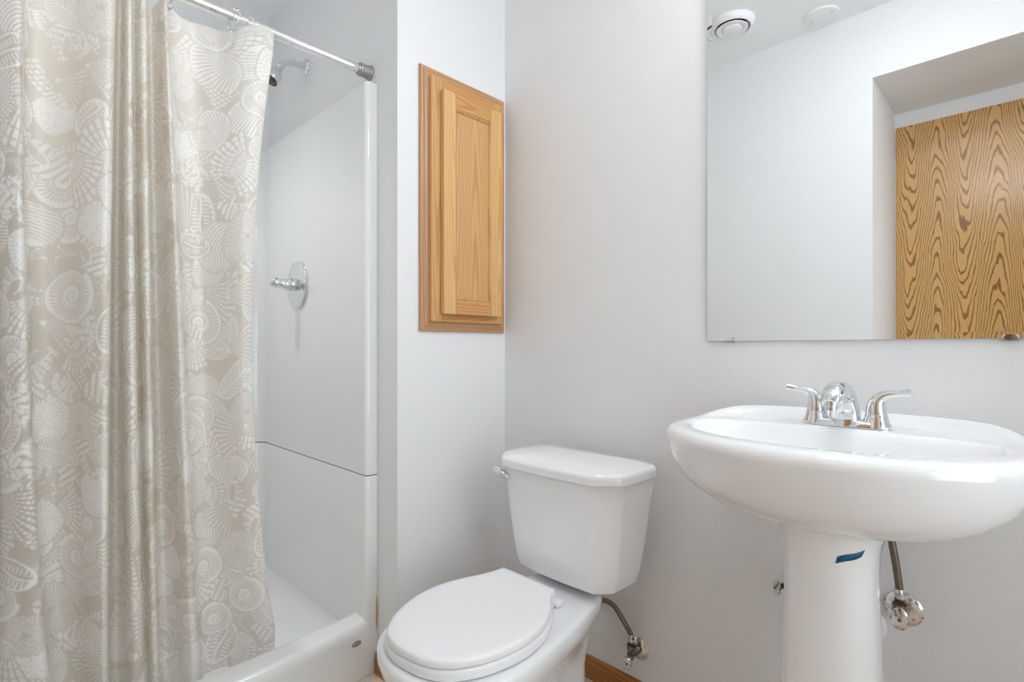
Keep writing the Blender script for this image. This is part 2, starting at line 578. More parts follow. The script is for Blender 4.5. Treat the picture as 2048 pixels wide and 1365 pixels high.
def u_section(inset=0.0, rr=0.035):
    """Plan outline of the three sided surround."""
    i = inset
    rf, rn = 0.014, 0.008
    inner = [(XF - i, Y_END - 0.0005)]
    inner += arc(XF - rf, YP + rf, rf - i, 0, -90)
    inner += arc(XB + rr - i, YP - rr + i, rr, 90, 180)
    inner += arc(XB + rr - i, YN + rr - i, rr, 180, 270)
    inner += arc(XF - rn, YN - rn, max(rn - i, 0.0005), 90, 0)
    inner += [(XF - i, Y_FRONT + 0.0008)]
    outer = [(X_SHOWER + 0.0005, Y_FRONT + 0.0008), (X_SHOWER + 0.0005, Y_END - 0.0005)]
    return inner + outer

def add_section_prism(bm, z0, z1, r0=0.004, r1=0.004):
    rings = []
    for k in range(4):
        a = PI / 2 * k / 3
        rings.append([(x, y, z0 + r0 * (1 - math.sin(a))) for x, y in u_section(r0 * (1 - math.cos(PI / 2 - a)) if False else r0 * (1 - math.sin(a)))])
    for k in range(4):
        a = PI / 2 * k / 3
        rings.append([(x, y, z1 - r1 + r1 * math.sin(a)) for x, y in u_section(r1 * (1 - math.cos(a)))])
    add_rings(bm, rings)

stall = thing('shower_stall', 'white moulded acrylic shower stall with a low curb behind the shell curtain', 'shower', (-1.9, 0.43, 0.0))
bm = bm_new(); add_section_prism(bm, Z_SEAM + 0.003, Z_TOP, 0.004, 0.006)
obj('upper_surround', bm, M['acrylic'], stall, angle=50)
bm = bm_new(); add_section_prism(bm, 0.001, Z_SEAM, 0.001, 0.004)
obj('lower_surround', bm, M['acrylic'], stall, angle=50)
bm = bm_new()
add_rings(bm, [[(x, y, z) for x, y in u_section(0.005)] for z in (Z_SEAM - 0.001, Z_SEAM + 0.004)])
obj('seam', bm, M['seam'], stall)

# curb (threshold) with a bowed front, and the dished pan
def bow(y):
    t = (y - YN) / (YP - YN)
    return 0.038 * max(0.0, math.sin(PI * min(max(t, 0), 1))) ** 0.8
bm = bm_new()
rings = []
NY = 40
for k in range(NY + 1):
    y = 0.004 + (YP + 0.012 - 0.004) * k / NY
    b = bow(y)
    zc = 0.170
    # soft rise where the curb meets the end walls
    e = min(abs(y - YP - 0.012), abs(y - 0.004))
    lift = 0.007 * max(0.0, 1 - e / 0.035) ** 2
    zt = zc + lift
    xf = XF + b
    xi = XF - 0.085 + b * 0.7
    prof = [(xf, 0.001)]
    prof += [(xf, zt - 0.035)]
    for q in range(1, 8):
        a = PI / 2 * q / 7
        prof.append((xf - 0.022 * (1 - math.cos(a)), zt - 0.035 + 0.035 * math.sin(a)))
    prof += [(xi + 0.02, zt + 0.001)]
    for q in range(1, 6):
        a = PI / 2 * q / 5
        prof.append((xi + 0.02 - 0.02 * math.sin(a), zt + 0.001 - 0.02 * (1 - math.cos(a))))
    prof += [(xi - 0.002, 0.10), (xi - 0.006, 0.050), (xi - 0.006, 0.001)]
    rings.append([(x, y, z) for x, z in prof])
add_rings(bm, rings)
obj('curb', bm, M['acrylic'], stall, angle=50)
# pan floor rising in a cove to the walls
bm = bm_new()
nx, ny = 30, 30
grid = []
x0, x1, y0, y1 = XB - 0.004, XF - 0.075, YN - 0.004, YP + 0.004
for i in range(nx + 1):
    row = []
    for j in range(ny + 1):
        # denser near the borders
        fx = 0.5 - 0.5 * math.cos(PI * i / nx); fy = 0.5 - 0.5 * math.cos(PI * j / ny)
        x = x0 + (x1 - x0) * fx; y = y0 + (y1 - y0) * fy
        e = min(x - x0, (y - y0) * 8, y1 - y)
        cove = max(0.0, 1 - e / 0.10)
        dd = math.hypot(x + 1.93, y - 0.42)
        z = 0.045 + 0.012 * dd + 0.075 * (1 - math.sqrt(max(0.0, 1 - cove ** 2)))
        row.append(bm.verts.new((x, y, z)))
    grid.append(row)
for i in range(nx):
    for j in range(ny):
        bm.faces.new((grid[i][j], grid[i + 1][j], grid[i + 1][j + 1], grid[i][j + 1]))
obj('pan', bm, M['acrylic'], stall, angle=80)
bm = bm_new()
add_lathe(bm, (-1.93, 0.42, 0.046), (0, 0, 1), [(0, .052), (.003, .052), (.005, .047), (.0045, .02), (.0045, 0)], 32)
obj('drain', bm, M['chrome'], stall)
bm = bm_new()
bz, by = 0.119, 0.792
xf = XF + bow(by)
add_lathe(bm, (xf - 0.001, by, bz), (1, 0, 0), [(0, .0165), (.003, .0165), (.0042, .0150), (.0044, 0)], 28, squash=(1.0, 0.42))
bd = obj('badge', bm, M['badge'], stall)
bd['label'] = 'small grey oval emblem'
bm = bm_new()
for k in (-1, 0, 1):
    add_lathe(bm, (xf + 0.0034, by + k * 0.0078, bz), (1, 0, 0), [(0, .0022), (.0008, .0022), (.0009, 0)], 16, squash=(1.5, 1.0))
obj('emblem', bm, M['badge_light'], bd)

# ------------------------------------------------------------------ curtain rod and rings
ROD_X, ROD_Z, ROD_R = -1.506, 1.901, 0.0150
rod = thing('curtain_rod', 'chrome tension rod carrying the shell print shower curtain', 'curtain rod', (ROD_X, 0.43, ROD_Z))
bm = bm_new()
add_lathe(bm, (ROD_X, 0.012, ROD_Z), (0, 1, 0), [(0, ROD_R), (0.22, ROD_R), (0.221, ROD_R - 0.0014), (0.83, ROD_R - 0.0014)], 32)
obj('tube', bm, M['rodchrome'], rod)
for s, y in ((-1, Y_END - 0.0005), (1, Y_FRONT + 0.0005)):
    bm = bm_new()
    add_lathe(bm, (ROD_X, y, ROD_Z), (0, s, 0), [(0, .0225), (.004, .0235), (.007, .0225), (.008, .0205), (.022, .0195), (.030, .0185), (.031, .0200), (.036, .0205), (.040, .0195), (.041, .0165), (.046, .0160)], 36)
    obj('end_cap', bm, M['satin'], rod)

def ring_bm(c, tilt):
    bm = bm_new()
    n, k = 40, 12
    R, r = 0.0265, 0.0036
    rings = []
    ax = Matrix.Rotation(tilt, 3, 'Z')
    for i in range(n):
        a = 2 * PI * i / n
        ring = []
        for j in range(k):
            b = 2 * PI * j / k
            p = Vector((math.cos(a) * (R + r * math.cos(b)), r * 1.6 * math.sin(b), math.sin(a) * (R + r * math.cos(b)) * 1.12))
            ring.append(Vector(c) + ax @ p)
        rings.append(ring)
    rings.append(rings[0])
    add_rings(bm, rings, False, False)
    bmesh.ops.remove_doubles(bm, verts=bm.verts, dist=1e-6)
    return bm
ring_labels = {0.318: 'clear plastic curtain ring farthest left on the rod, half cut off by the photo edge',
               0.466: 'clear plastic curtain ring between the other two on the chrome rod',
               0.512: 'clear plastic curtain ring nearest the bare end of the chrome rod'}
for y, lb in ring_labels.items():
    c = (ROD_X, y, ROD_Z - 0.0115)
    o = obj('curtain_ring', ring_bm(c, {0.318: 0.2, 0.466: 0.12, 0.512: -0.35}[y]), M['clear'], None, loc=c)
    tag(o, lb, 'curtain ring', 'clear rings on the shower rod')

# ------------------------------------------------------------------ shell print (drawn as an intrinsic pattern of the cloth)
def draw_shells(W, H, step, seed=5):
    rng = random.Random(seed)
    nx, nz = int(W / step) + 1, int(H / step) + 1
    canvas = np.zeros((nz, nx), np.float32)
    xs = np.arange(nx) * step
    zs = np.arange(nz) * step
    def fan(x, y):
        yy = y + 0.85
        r = np.hypot(x, yy); th = np.arctan2(x, yy)
        edge = 1.62 * (1 + 0.035 * np.cos(th * 17)) * (1 - 0.12 * th ** 2)
        mask = ((r < edge) & (np.abs(th) < 0.82)) | ((np.abs(x) < .32) & (np.abs(yy - .08) < .14))
        v = (np.cos(th * 34) > -0.55).astype(float)
        for q in (0.62, 0.98, 1.30):
            v[np.abs(r - q) < 0.022] = 0
        v[r < 0.12] = 1
        return mask, v
    def fan_lines(x, y):
        yy = y + 0.9
        r = np.hypot(x, yy); th = np.arctan2(x, yy)
        mask = (r < 1.7 * (1 + .05 * np.sin(th * 9))) & (np.abs(th) < 0.62)
        v = ((np.cos(th * 44) > 0.0) & (np.sin(r * 40 + th * 12) > -0.8)).astype(float)
        v[r < .25] = 1
        return mask, v
    def nautilus(x, y):
        r = np.hypot(x, y); th = np.arctan2(y, x)
        mask = r < 0.93 + 0.09 * (th / PI)
        v = np.ones_like(r)
        ribs = np.sin(th * 36 + r * 4) > 0.2
        v[ribs & (r > .36) & (r < .80)] = 0
        sp = np.sin(th - np.log(np.maximum(r, .02)) * 5.5)
        v[(sp > 0.86) & (r < .42)] = 0
        v[np.abs(r - .5 - .05 * th / PI) < .012] = 0
        return mask, v
    def star(x, y):
        r = np.hypot(x, y); th = np.arctan2(x, y)
        a = np.abs(((th * 5 / (2 * PI)) % 1) - 0.5) * 2          # 1 on an arm axis, 0 between
        lim = 0.30 + 0.70 * np.clip(a, 0, 1) ** 3.2
        mask = r < lim
        v = (r > lim - 0.075).astype(float)
        v[(a > .93) & (np.sin(r * 60) > -.1)] = 1
        v[(a > .80) & (a < .88) & (np.sin(r * 54) > .3)] = 1
        return mask, v
    def conch(x, y):
        w = np.where(y > 0.25, (1.0 - y) * 0.80, (y + 1.0) * 0.48)
        w = w + 0.05 * np.sin(y * 16)
        mask = (np.abs(x) < w) & (np.abs(y) < 1)
        v = (np.sin(y * 26 + x * 5 * np.sign(y)) > -0.5).astype(float)
        v[(np.sin(x * 60) > .78) & (y < .4)] = 0
        ap = ((x - .12) / .17) ** 2 + ((y + .22) / .46) ** 2
        v[(ap < 1.35)] = 1
        v[(ap < .8)] = 0
        return mask, v
    def dollar(x, y):
        r = np.hypot(x, y); th = np.arctan2(x, y)
        mask = r < .93 + .05 * np.sin(th * 5 + 1)
        v = np.ones_like(r)
        pet = np.abs(((th * 5 / (2 * PI)) % 1) - .5) * 2
        pl = .55 * np.clip(pet, 0, 1) ** 1.3
        v[np.abs(r - pl - .05) < .02] = 0
        v[(np.sin(th * 30) > .7) & (np.sin(r * 50) > .0) & (r > .55)] = 0
        return mask, v
    def coral(x, y):
        r = np.hypot(x, y); th = np.arctan2(x, y)
        b = np.abs(np.sin(2.5 * th + 1.3 * np.sin(r * 5))) ** .8
        lim = .36 + .55 * b + .09 * np.sin(th * 19 + 3 * np.sin(th * 3)) + .05 * np.sin(th * 31)
        mask = r < lim
        v = np.ones_like(r)
        n = np.sin(x * 8 + 2 * np.sin(y * 6 + .7)) * np.sin(y * 9 + 1.6 * np.sin(x * 7))
        v[(n > .62) & (r < lim - .1)] = 0
        v[(np.sin(r * 30 + 4 * th) > .93)] = 0
        return mask, v
    def clam(x, y):
        mask = (x / 1.0) ** 2 + (y / .72) ** 2 < 1
        d = np.hypot(x * .9, y + .85)
        v = (np.sin(d * 54) > -.5).astype(float)
        v[d < .42] = 1
        return mask, v
    def clam_fine(x, y):
        mask = (x / .95) ** 2 + (y / .66) ** 2 < 1
        th = np.arctan2(x, y + .95)
        v = (np.cos(th * 62) > -.35).astype(float)
        d = (x / .95) ** 2 + (y / .66) ** 2
        v[d > .86] = 1
        return mask, v
    def auger(x, y):
        w = (1 - y) * .27 + .03 * np.sin(y * 21)
        mask = (np.abs(x) < w) & (np.abs(y) < 1)
        v = (np.sin(y * 32 + x * 6) > -.6).astype(float)
        v[(np.sin(x * 30 + y * 5) > .6) & (y < .2)] = 0
        return mask, v
    def leaf(x, y):
        w = .55 * np.sqrt(np.clip(1 - y ** 2, 0, 1)) * (1 + .25 * y)
        mask = np.abs(x) < w
        v = (np.sin((y * 2 - np.abs(x) * 1.6) * 22) > -.1).astype(float)
        v[np.abs(x) < .03] = 1
        v[np.abs(x) > w - .06] = 1
        return mask, v
    def urchin(x, y):
        r = np.hypot(x, y); th = np.arctan2(x, y)
        mask = r < .95 + .03 * np.cos(th * 24)
        v = ((np.sin(th * 40 + np.floor(r * 9) * 1.5) > -.55) & (np.sin(r * 56) > -.78)).astype(float)
        v[r < .13] = 0
        return mask, v
    def cowrie(x, y):
        d = (x / .62) ** 2 + (y / .95) ** 2
        mask = d < 1
        v = (d > .72).astype(float)
        v[(np.sin(y * 42) > 0) & (np.abs(x) < .38) & (np.abs(x) > .12)] = 1
        v[(np.abs(x - .05 * np.sin(y * 4)) < .05)] = 1
        v[(np.sin(y * 30) > .1) & (d > .45) & (x < 0)] = 1
        return mask, v
    kinds = [fan, fan_lines, nautilus, star, conch, dollar, coral, clam, clam_fine, auger, leaf, urchin, cowrie, conch, fan, nautilus]
    pts = []
    cell = 0.077
    for gy in range(int(H / cell) + 2):
        for gx in range(int(W / cell) + 2):
            pts.append(((gx + .5 * (gy % 2) + rng.uniform(-.25, .25)) * cell, (gy + rng.uniform(-.25, .25)) * cell))
    rng.shuffle(pts)
    bag = []
    for (px, pz) in pts:
        if not bag:
            bag = kinds[:]; rng.shuffle(bag)
        f = bag.pop()
        R = rng.uniform(.047, .072)
        ang = rng.uniform(-PI, PI)
        pad = R * 1.5
        i0, i1 = np.searchsorted(xs, [px - pad, px + pad])
        j0, j1 = np.searchsorted(zs, [pz - pad, pz + pad])
        if i1 <= i0 or j1 <= j0:
            continue
        X, Z = np.meshgrid(xs[i0:i1] - px, zs[j0:j1] - pz)
        ca, sa = math.cos(ang), math.sin(ang)
        lx, ly = (X * ca + Z * sa) / R, (-X * sa + Z * ca) / R
        mask, v = f(lx, ly)
        gmask, _ = f(lx * .95, ly * .95)
        sub = canvas[j0:j1, i0:i1]
        sub[gmask] = 0
        sub[mask] = v[mask]
    # soften by one cell so that the print has no stair steps
    c = canvas
    c = 0.6 * c + 0.1 * (np.roll(c, 1, 0) + np.roll(c, -1, 0) + np.roll(c, 1, 1) + np.roll(c, -1, 1))
    return c

# ------------------------------------------------------------------ shower curtain
# (bearing, depth towards the room) of the cloth in plan at mid height, given at the fold lines
MID = [(-70, -.01), (-40, .000), (0, .022), (30, .040), (50, .042), (57, .030), (56, .004), (66, -.024), (100, -.030), (138, -.012), (172, .020), (203, .040),
       (217, .036), (220, .014), (224, -.024), (234, -.034), (243, -.016), (248, .012), (256, .030), (267, .032), (273, .018), (275, .000), (281, .006),
       (290, .024), (300, .026), (304, .008), (305, -.020), (316, -.032), (332, -.012), (345, .014), (358, .030), (367, .024), (369, -.002), (380, -.024),
       (405, -.030), (430, -.016), (458, .004), (484, .018), (503, .016), (505, .004)]
ANCH_MID = [-70, 57, 220, 273, 304, 368, 505]
ANCH_TOP = [-70, 46, 231, 265, 295, 338, 537]
ANCH_LOW = [-70, 98, 216, 288, 317, 394, 541]
def row_pts(anch, v_px, xbase, amp):
    out = []
    for u, d in MID:
        uu = float(np.interp(u, ANCH_MID, anch)) if u <= 505 else u
        x = xbase + d * amp
        r = ray(uu, v_px)
        y = r.y * x / r.x
        out.append((x, max(y, 0.0145)))
    return np.array(out)
Z_HEM, Z_LOW = 1.874, 0.078
def z_of(v_px, x):
    r = ray(300, v_px)
    return CAM_H + r.z * x / r.x
rows = [(z_of(60, -1.51), row_pts(ANCH_TOP, 60, -1.516, 1.25)),
        (z_of(700, -1.53), row_pts(ANCH_MID, 700, -1.550, 2.0)),
        (z_of(1290, -1.60), row_pts(ANCH_LOW, 1290, -1.634, 1.6))]
def dense(p, sub=14):
    return np.array(catmull([tuple(q) for q in p], sub))
D = [(z, dense(p)) for z, p in rows]
zt, zm, zl = D[0][0], D[1][0], D[2][0]
arc_len = np.concatenate([[0], np.cumsum(np.hypot(*np.diff((D[0][1] + D[1][1] + D[2][1]) / 3, axis=0).T))])
STEP = 0.0017
ncol = int(arc_len[-1] / STEP)
s_grid = np.linspace(0, arc_len[-1], ncol)
nrow = int((Z_HEM - Z_LOW) / STEP)
z_grid = np.linspace(Z_LOW, Z_HEM + 0.03, nrow)
def resample(p):
    return np.stack([np.interp(s_grid, arc_len, p[:, 0]), np.interp(s_grid, arc_len, p[:, 1])], 1)
C = [resample(p) for _, p in D]
def lag(z):
    l0 = (z - zm) * (z - zl) / ((zt - zm) * (zt - zl))
    l1 = (z - zt) * (z - zl) / ((zm - zt) * (zm - zl))
    l2 = (z - zt) * (z - zm) / ((zl - zt) * (zl - zm))
    return l0, l1, l2
def make_curtain():
    V = np.zeros((nrow, ncol, 3), np.float32)
    # upper hem line: pinned up at the rings, sagging between them
    ymid = C[0][:, 1]
    pins = [(0.00, 1.872), (0.10, 1.866), (0.16, 1.872), (0.25, 1.862), (0.318, 1.870)]
    for u, w in ((349, 5), (369, 20), (393, 29), (418, 37), (442, 44), (464, 57), (471, 62), (479, 55), (496, 52), (525, 55), (531, 58), (537, 66)):
        r = ray(u, w)
        xx = -1.506 if u < 440 else -1.486
        pins.append((r.y * xx / r.x, CAM_H + r.z * xx / r.x))
    hem = np.interp(ymid, [p[0] for p in pins], [p[1] for p in pins])
    ker = np.ones(9) / 9
    hem = np.convolve(np.pad(hem, 4, mode='edge'), ker, 'valid')
    for k in range(nrow):
        f = k / (nrow - 1)
        z = Z_LOW + (hem - Z_LOW) * f
        l = lag(np.clip(z, zl - .1, zt + .05))
        xy = C[0] * l[0][:, None] + C[1] * l[1][:, None] + C[2] * l[2][:, None]
        V[k, :, 0] = xy[:, 0]
        V[k, :, 1] = np.maximum(xy[:, 1], 0.0145)
        tt = np.clip((xy[:, 1] - .43) / .05, 0, 1)
        V[k, :, 0] += (tt * tt * (3 - 2 * tt)) * 0.024 * np.clip(1 - (hem - z) / .5, 0, 1) ** 2
        V[k, :, 2] = z
    # faint creases and waviness of the hanging cloth
    ss, zz = np.meshgrid(s_grid, np.linspace(0, 1.8, nrow))
    V[:, :, 0] += 0.0016 * np.sin(ss * 37 + 1.7 * np.sin(zz * 2.1)) * np.sin(zz * 3.3 + ss * 9)
    pr = draw_shells(arc_len[-1], 1.82, STEP)
    pr = pr[:nrow, :ncol]
    if pr.shape[0] < nrow: pr = np.pad(pr, ((0, nrow - pr.shape[0]), (0, 0)), mode='edge')
    if pr.shape[1] < ncol: pr = np.pad(pr, ((0, 0), (0, ncol - pr.shape[1])), mode='edge')
    # woven header band without print details along the top hem
    pr = pr.copy()
    nb = int(0.028 / STEP)
    pr[-nb:, :] = 0.35 + 0.35 * pr[-nb:, :]
    base = Vector((ROD_X, 0.28, ROD_Z))
    me = bpy.data.meshes.new('shower_curtain')
    nv = nrow * ncol
    me.vertices.add(nv)
    me.vertices.foreach_set('co', (V.reshape(-1, 3) - np.array(base, np.float32)).ravel())
    idx = np.arange(nv, dtype=np.int32).reshape(nrow, ncol)
    q = np.stack([idx[:-1, :-1], idx[:-1, 1:], idx[1:, 1:], idx[1:, :-1]], -1).reshape(-1, 4)
    nf = len(q)
    me.loops.add(nf * 4)
    me.loops.foreach_set('vertex_index', q.ravel())
    me.polygons.add(nf)
    me.polygons.foreach_set('loop_start', np.arange(0, nf * 4, 4, dtype=np.int32))
    me.polygons.foreach_set('use_smooth', np.ones(nf, dtype=bool))
    me.update(calc_edges=True)
    at = me.attributes.new('shell_print', 'FLOAT', 'POINT')
    at.data.foreach_set('value', pr.astype(np.float32).ravel())
    me.materials.append(M['curtain'])
    o = bpy.data.objects.new('shower_curtain', me)
    COL.objects.link(o)
    o.location = base
    return o
tag(make_curtain(), 'beige shower curtain printed with white seashells, gathered in long folds on the chrome rod', 'shower curtain')

# ------------------------------------------------------------------ shower head
hx, hz = -1.983, 2.101
sh = thing('showerhead', 'chrome showerhead on a bent arm high on the plumbing wall', 'shower', (hx, Y_END, hz))
bm = bm_new()
add_lathe(bm, (hx, Y_END - 0.0005, hz), (0, -1, 0), [(0, .030), (.003, .030), (.008, .024), (.011, .013), (.012, .011)], 36)
obj('flange', bm, M['chrome'], sh)
bm = bm_new()
add_tube(bm, [(hx, 0.864, hz), (hx, 0.835, hz - .001), (hx, 0.806, hz - .004), (hx, 0.783, hz - .018), (hx, 0.768, hz - .034)], .0118, 20)
obj('arm', bm, M['chrome'], sh)
ax = Vector((0, -0.50, -0.87)).normalized()
o0 = Vector((hx, 0.772, hz - .030))
bm = bm_new()
add_lathe(bm, o0, ax, [(0, .0125), (.010, .0135), (.012, .0115), (.016, .0115), (.018, .0135), (.026, .0150), (.034, .0215), (.046, .0285), (.056, .0300), (.072, .0300), (.076, .0285), (.077, .024)], 36)
hd = obj('head', bm, M['chrome'], sh)
bm = bm_new()
add_lathe(bm, o0 + ax * .0755, ax, [(0, .0265), (.003, .0265), (.0035, .025), (.0028, 0)], 36)
obj('spray_face', bm, M['nozzle'], hd)['label'] = 'dark nozzle face'

# ------------------------------------------------------------------ shower valve
vx, vz = -1.964, 1.257
sv = thing('shower_valve', 'chrome mixing valve with a round plate on the white shower panel', 'shower valve', (vx, YP, vz))
bm = bm_new()
add_lathe(bm, (vx, YP - .0003, vz), (0, -1, 0), [(0, .089), (.004, .089), (.008, .086), (.010, .080), (.009, .074), (.011, .066), (.015, .045), (.017, .030), (.017, .0)], 56)
obj('escutcheon', bm, M['chrome'], sv)
bm = bm_new()
add_lathe(bm, (vx, YP - .016, vz), (0, -1, 0), [(0, .019), (.008, .019), (.009, .024), (.028, .0245), (.030, .0225), (.040, .0215), (.042, .0185), (.050, .0180), (.052, .013), (.056, .012)], 40)
obj('sleeve', bm, M['chrome'], sv)
bm = bm_new()
add_lathe(bm, (vx, YP - .070, vz + .002), (0, -1, 0), [(0, .013), (.002, .020), (.010, .0225), (.022, .021), (.032, .015), (.036, .007), (.037, 0)], 36, squash=(1.0, 0.86))
obj('handle', bm, M['chrome'], sv)

# ------------------------------------------------------------------ medicine cabinet
mc = thing('medicine_cabinet', 'narrow oak medicine cabinet with one panelled door on the left wall', 'cabinet', (X_LEFT, 1.127, 1.07))
CY0, CY1, CZ0, CZ1 = 0.945, 1.3085, 1.072, 1.902
def casing(y0, y1, z0, z1, w):
    """Mitred moulding frame lying on the wall; returns four bmeshes: left, right, bottom, top."""
    prof = [(0, 0), (0, .007), (.003, .0105), (.008, .0115), (.012, .0105), (.016, .0135), (.024, .0150), (w, .0150), (w, 0)]
    def stick(pa, pb, ina, inb):
        bm = bm_new()
        rings = []
        for p, inn in ((pa, ina), (pb, inb)):
            rings.append([(X_LEFT + .0004 + h, p[0] + inn[0] * d, p[1] + inn[1] * d) for d, h in prof])
        add_rings(bm, rings)
        return bm
    c = {'bl': ((y0, z0), (1, 1)), 'br': ((y1, z0), (-1, 1)), 'tl': ((y0, z1), (1, -1)), 'tr': ((y1, z1), (-1, -1))}
    out = []
    for a, b in (('bl', 'tl'), ('br', 'tr'), ('bl', 'br'), ('tl', 'tr')):
        out.append(stick(c[a][0], c[b][0], c[a][1], c[b][1]))
    return out
for bm_, mt in zip(casing(CY0, CY1, CZ0, CZ1, 0.036), (M['oak_trim'], M['oak_trim'], M['oak_trim_h'], M['oak_trim_h'])):
    obj('casing', bm_, mt, mc, angle=25)
FX0, FX1 = X_LEFT + .001, X_LEFT + .0305
FY0, FY1, FZ0, FZ1 = 0.972, 1.281, 1.103, 1.868
for y0, y1, z0, z1, mt in ((FY0, FY0 + .04, FZ0, FZ1, M['oak_v']), (FY1 - .04, FY1, FZ0, FZ1, M['oak_v']),
                           (FY0 + .0401, FY1 - .0401, FZ0, FZ0 + .045, M['oak_h']), (FY0 + .0401, FY1 - .0401, FZ1 - .045, FZ1, M['oak_h'])):
    bm = bm_new(); add_box(bm, FX0, FX1, y0, y1, z0, z1)
    obj('face_frame', bm, mt, mc, bevel=.0012)
bm = bm_new(); add_box(bm, X_LEFT + .0006, X_LEFT + .008, FY0 + .035, FY1 - .035, FZ0 + .04, FZ1 - .04)
obj('body', bm, M['oak_v'], mc, bevel=.001)
DX0, DX1 = FX1 + .0008, FX1 + .0200
DY0, DY1, DZ0, DZ1 = 1.006, 1.2545, 1.126, 1.831
SW = 0.048
bm = bm_new(); add_box(bm, DX0 + .004, DX1 - .0075, DY0 + SW - .006, DY1 - SW + .006, DZ0 + SW - .006, DZ1 - SW + .006)
dr = obj('door', bm, M['oak_panel'], mc, bevel=.0005)
def door_stick(y0, y1, z0, z1, mt):
    bm = bm_new(); add_box(bm, DX0, DX1, y0, y1, z0, z1)
    obj('door_rail' if mt is M['oak_h'] else 'door_stile', bm, mt, dr, bevel=.0025)
door_stick(DY0, DY0 + SW, DZ0, DZ1, M['oak_pale'])
door_stick(DY1 - SW, DY1, DZ0, DZ1, M['oak_pale'])
door_stick(DY0 + SW + .0002, DY1 - SW - .0002, DZ0, DZ0 + SW, M['oak_h'])
door_stick(DY0 + SW + .0002, DY1 - SW - .0002, DZ1 - SW, DZ1, M['oak_h'])
# bead around the panel
bm = bm_new()
iy0, iy1, iz0, iz1 = DY0 + SW, DY1 - SW, DZ0 + SW, DZ1 - SW
bp_ = [(0, 0), (0, .0055), (.0015, .0072), (.004, .0068), (.0065, .004), (.0075, 0)]
crn = [((iy0, iz0), (1, 1)), ((iy1, iz0), (-1, 1)), ((iy1, iz1), (-1, -1)), ((iy0, iz1), (1, -1))]
rings = [[(DX1 - .0077 + h, p[0] + n_[0] * d, p[1] + n_[1] * d) for d, h in bp_] for p, n_ in crn + crn[:1]]
add_rings(bm, rings, False, False)
obj('bead', bm, M['oak_v'], dr, angle=25)

# ------------------------------------------------------------------ toilet
TX = -0.908
tl = thing('toilet', 'white two-piece toilet with its lid closed, in the corner beside the sink', 'toilet', (TX, 0.95, 0.0))

def tank_ring(z, hw, cf, cs, yf, ys, yb, cb=0.02, bow_=0.006):
    """Plan of the tank: bowed front, two big front chamfers, small back corners."""
    pts = []
    n = 8
    for k in range(n + 1):
        t = -1 + 2 * k / n
        pts.append((TX + cf * t, yf - bow_ * (1 - t * t), z))
    for k in range(1, 5):
        t = k / 4
        pts.append((TX + cf + (cs - cf) * t, yf + (ys - yf) * t - .004 * math.sin(PI * t), z))
    pts.append((TX + hw, (ys + yb) / 2, z))
    pts.append((TX + hw, yb - cb, z))
    pts.append((TX + hw - cb * .3, yb - cb * .3, z))
    pts.append((TX + hw - cb, yb, z))
    pts.append((TX - hw + cb, yb, z))
    pts.append((TX - hw + cb * .3, yb - cb * .3, z))
    pts.append((TX - hw, yb - cb, z))
    pts.append((TX - hw, (ys + yb) / 2, z))
    for k in range(4, 0, -1):
        t = k / 4
        pts.append((TX - cf - (cs - cf) * t, yf + (ys - yf) * t - .004 * math.sin(PI * t), z))
    return pts
def tk(z, f, shrink=0.0):
    lerp = lambda a, b: a + (b - a) * f
    return tank_ring(z, lerp(.170, .209) - shrink, lerp(.127, .148) - shrink * .5, lerp(.167, .207) - shrink, lerp(1.070, 1.036) + shrink, lerp(1.108, 1.092) + shrink, 1.247 - shrink, .02 + .02 * (1 - f))
bm = bm_new()
rings = [tk(.394, 0.0, .022), tk(.396, 0.0, .010), tk(.402, 0.02, .002)]
for q in range(1, 9):
    f = q / 8
    rings.append(tk(.402 + (.684 - .402) * f, .02 + .98 * f ** .8))
add_rings(bm, rings)
tank = obj('tank', bm, M['ceramic'], tl, angle=70, bevel=.006, bevel_angle=17)
def lidr(z, s):
    return tank_ring(z, .2165 - s, .150 - s * .5, .2145 - s, 1.026 + s, 1.084 + s * .9, 1.257 - s, .032)
bm = bm_new()
rings = [lidr(.684, .004), lidr(.686, .0), lidr(.700, .0)]
for q in range(1, 6):
    a = PI / 2 * q / 5
    rings.append(lidr(.700 + .014 * math.sin(a), .013 * (1 - math.cos(a))))
top = rings[-1]
for sc_, z in ((.93, .7172), (.8, .7205), (.6, .7235), (.35, .7255), (.12, .7262)):
    rings.append([(TX + (p[0] - TX) * sc_, 1.150 + (p[1] - 1.150) * sc_, z) for p in top])
add_rings(bm, rings)
obj('tank_lid', bm, M['ceramic'], tl, angle=50)
# flush lever on the left chamfer
def on_y(u, w, y):
    r = ray(u, w)
    return (r.x * y / r.y, y, CAM_H + r.z * y / r.y)
ln = Vector((-0.72, -0.69, 0)).normalized()
lc = Vector((-1.083, 1.062, .655))
bm = bm_new()
add_lathe(bm, lc - ln * .006, ln, [(0, .013), (.010, .013), (.013, .011), (.024, .010)], 24)
lv = obj('flush_lever', bm, M['chrome'], tl)
bm = bm_new()
add_tube(bm, [on_y(1017, 958, 1.026), on_y(1013, 954, 1.026), on_y(1005, 948, 1.030), on_y(996, 942, 1.036), on_y(990, 939, 1.040)], [.0025, .0055, .0090, .0100, .0075], 18, side=(0, 0, 1), wide=1.25)
obj('lever_arm', bm, M['chrome'], lv)

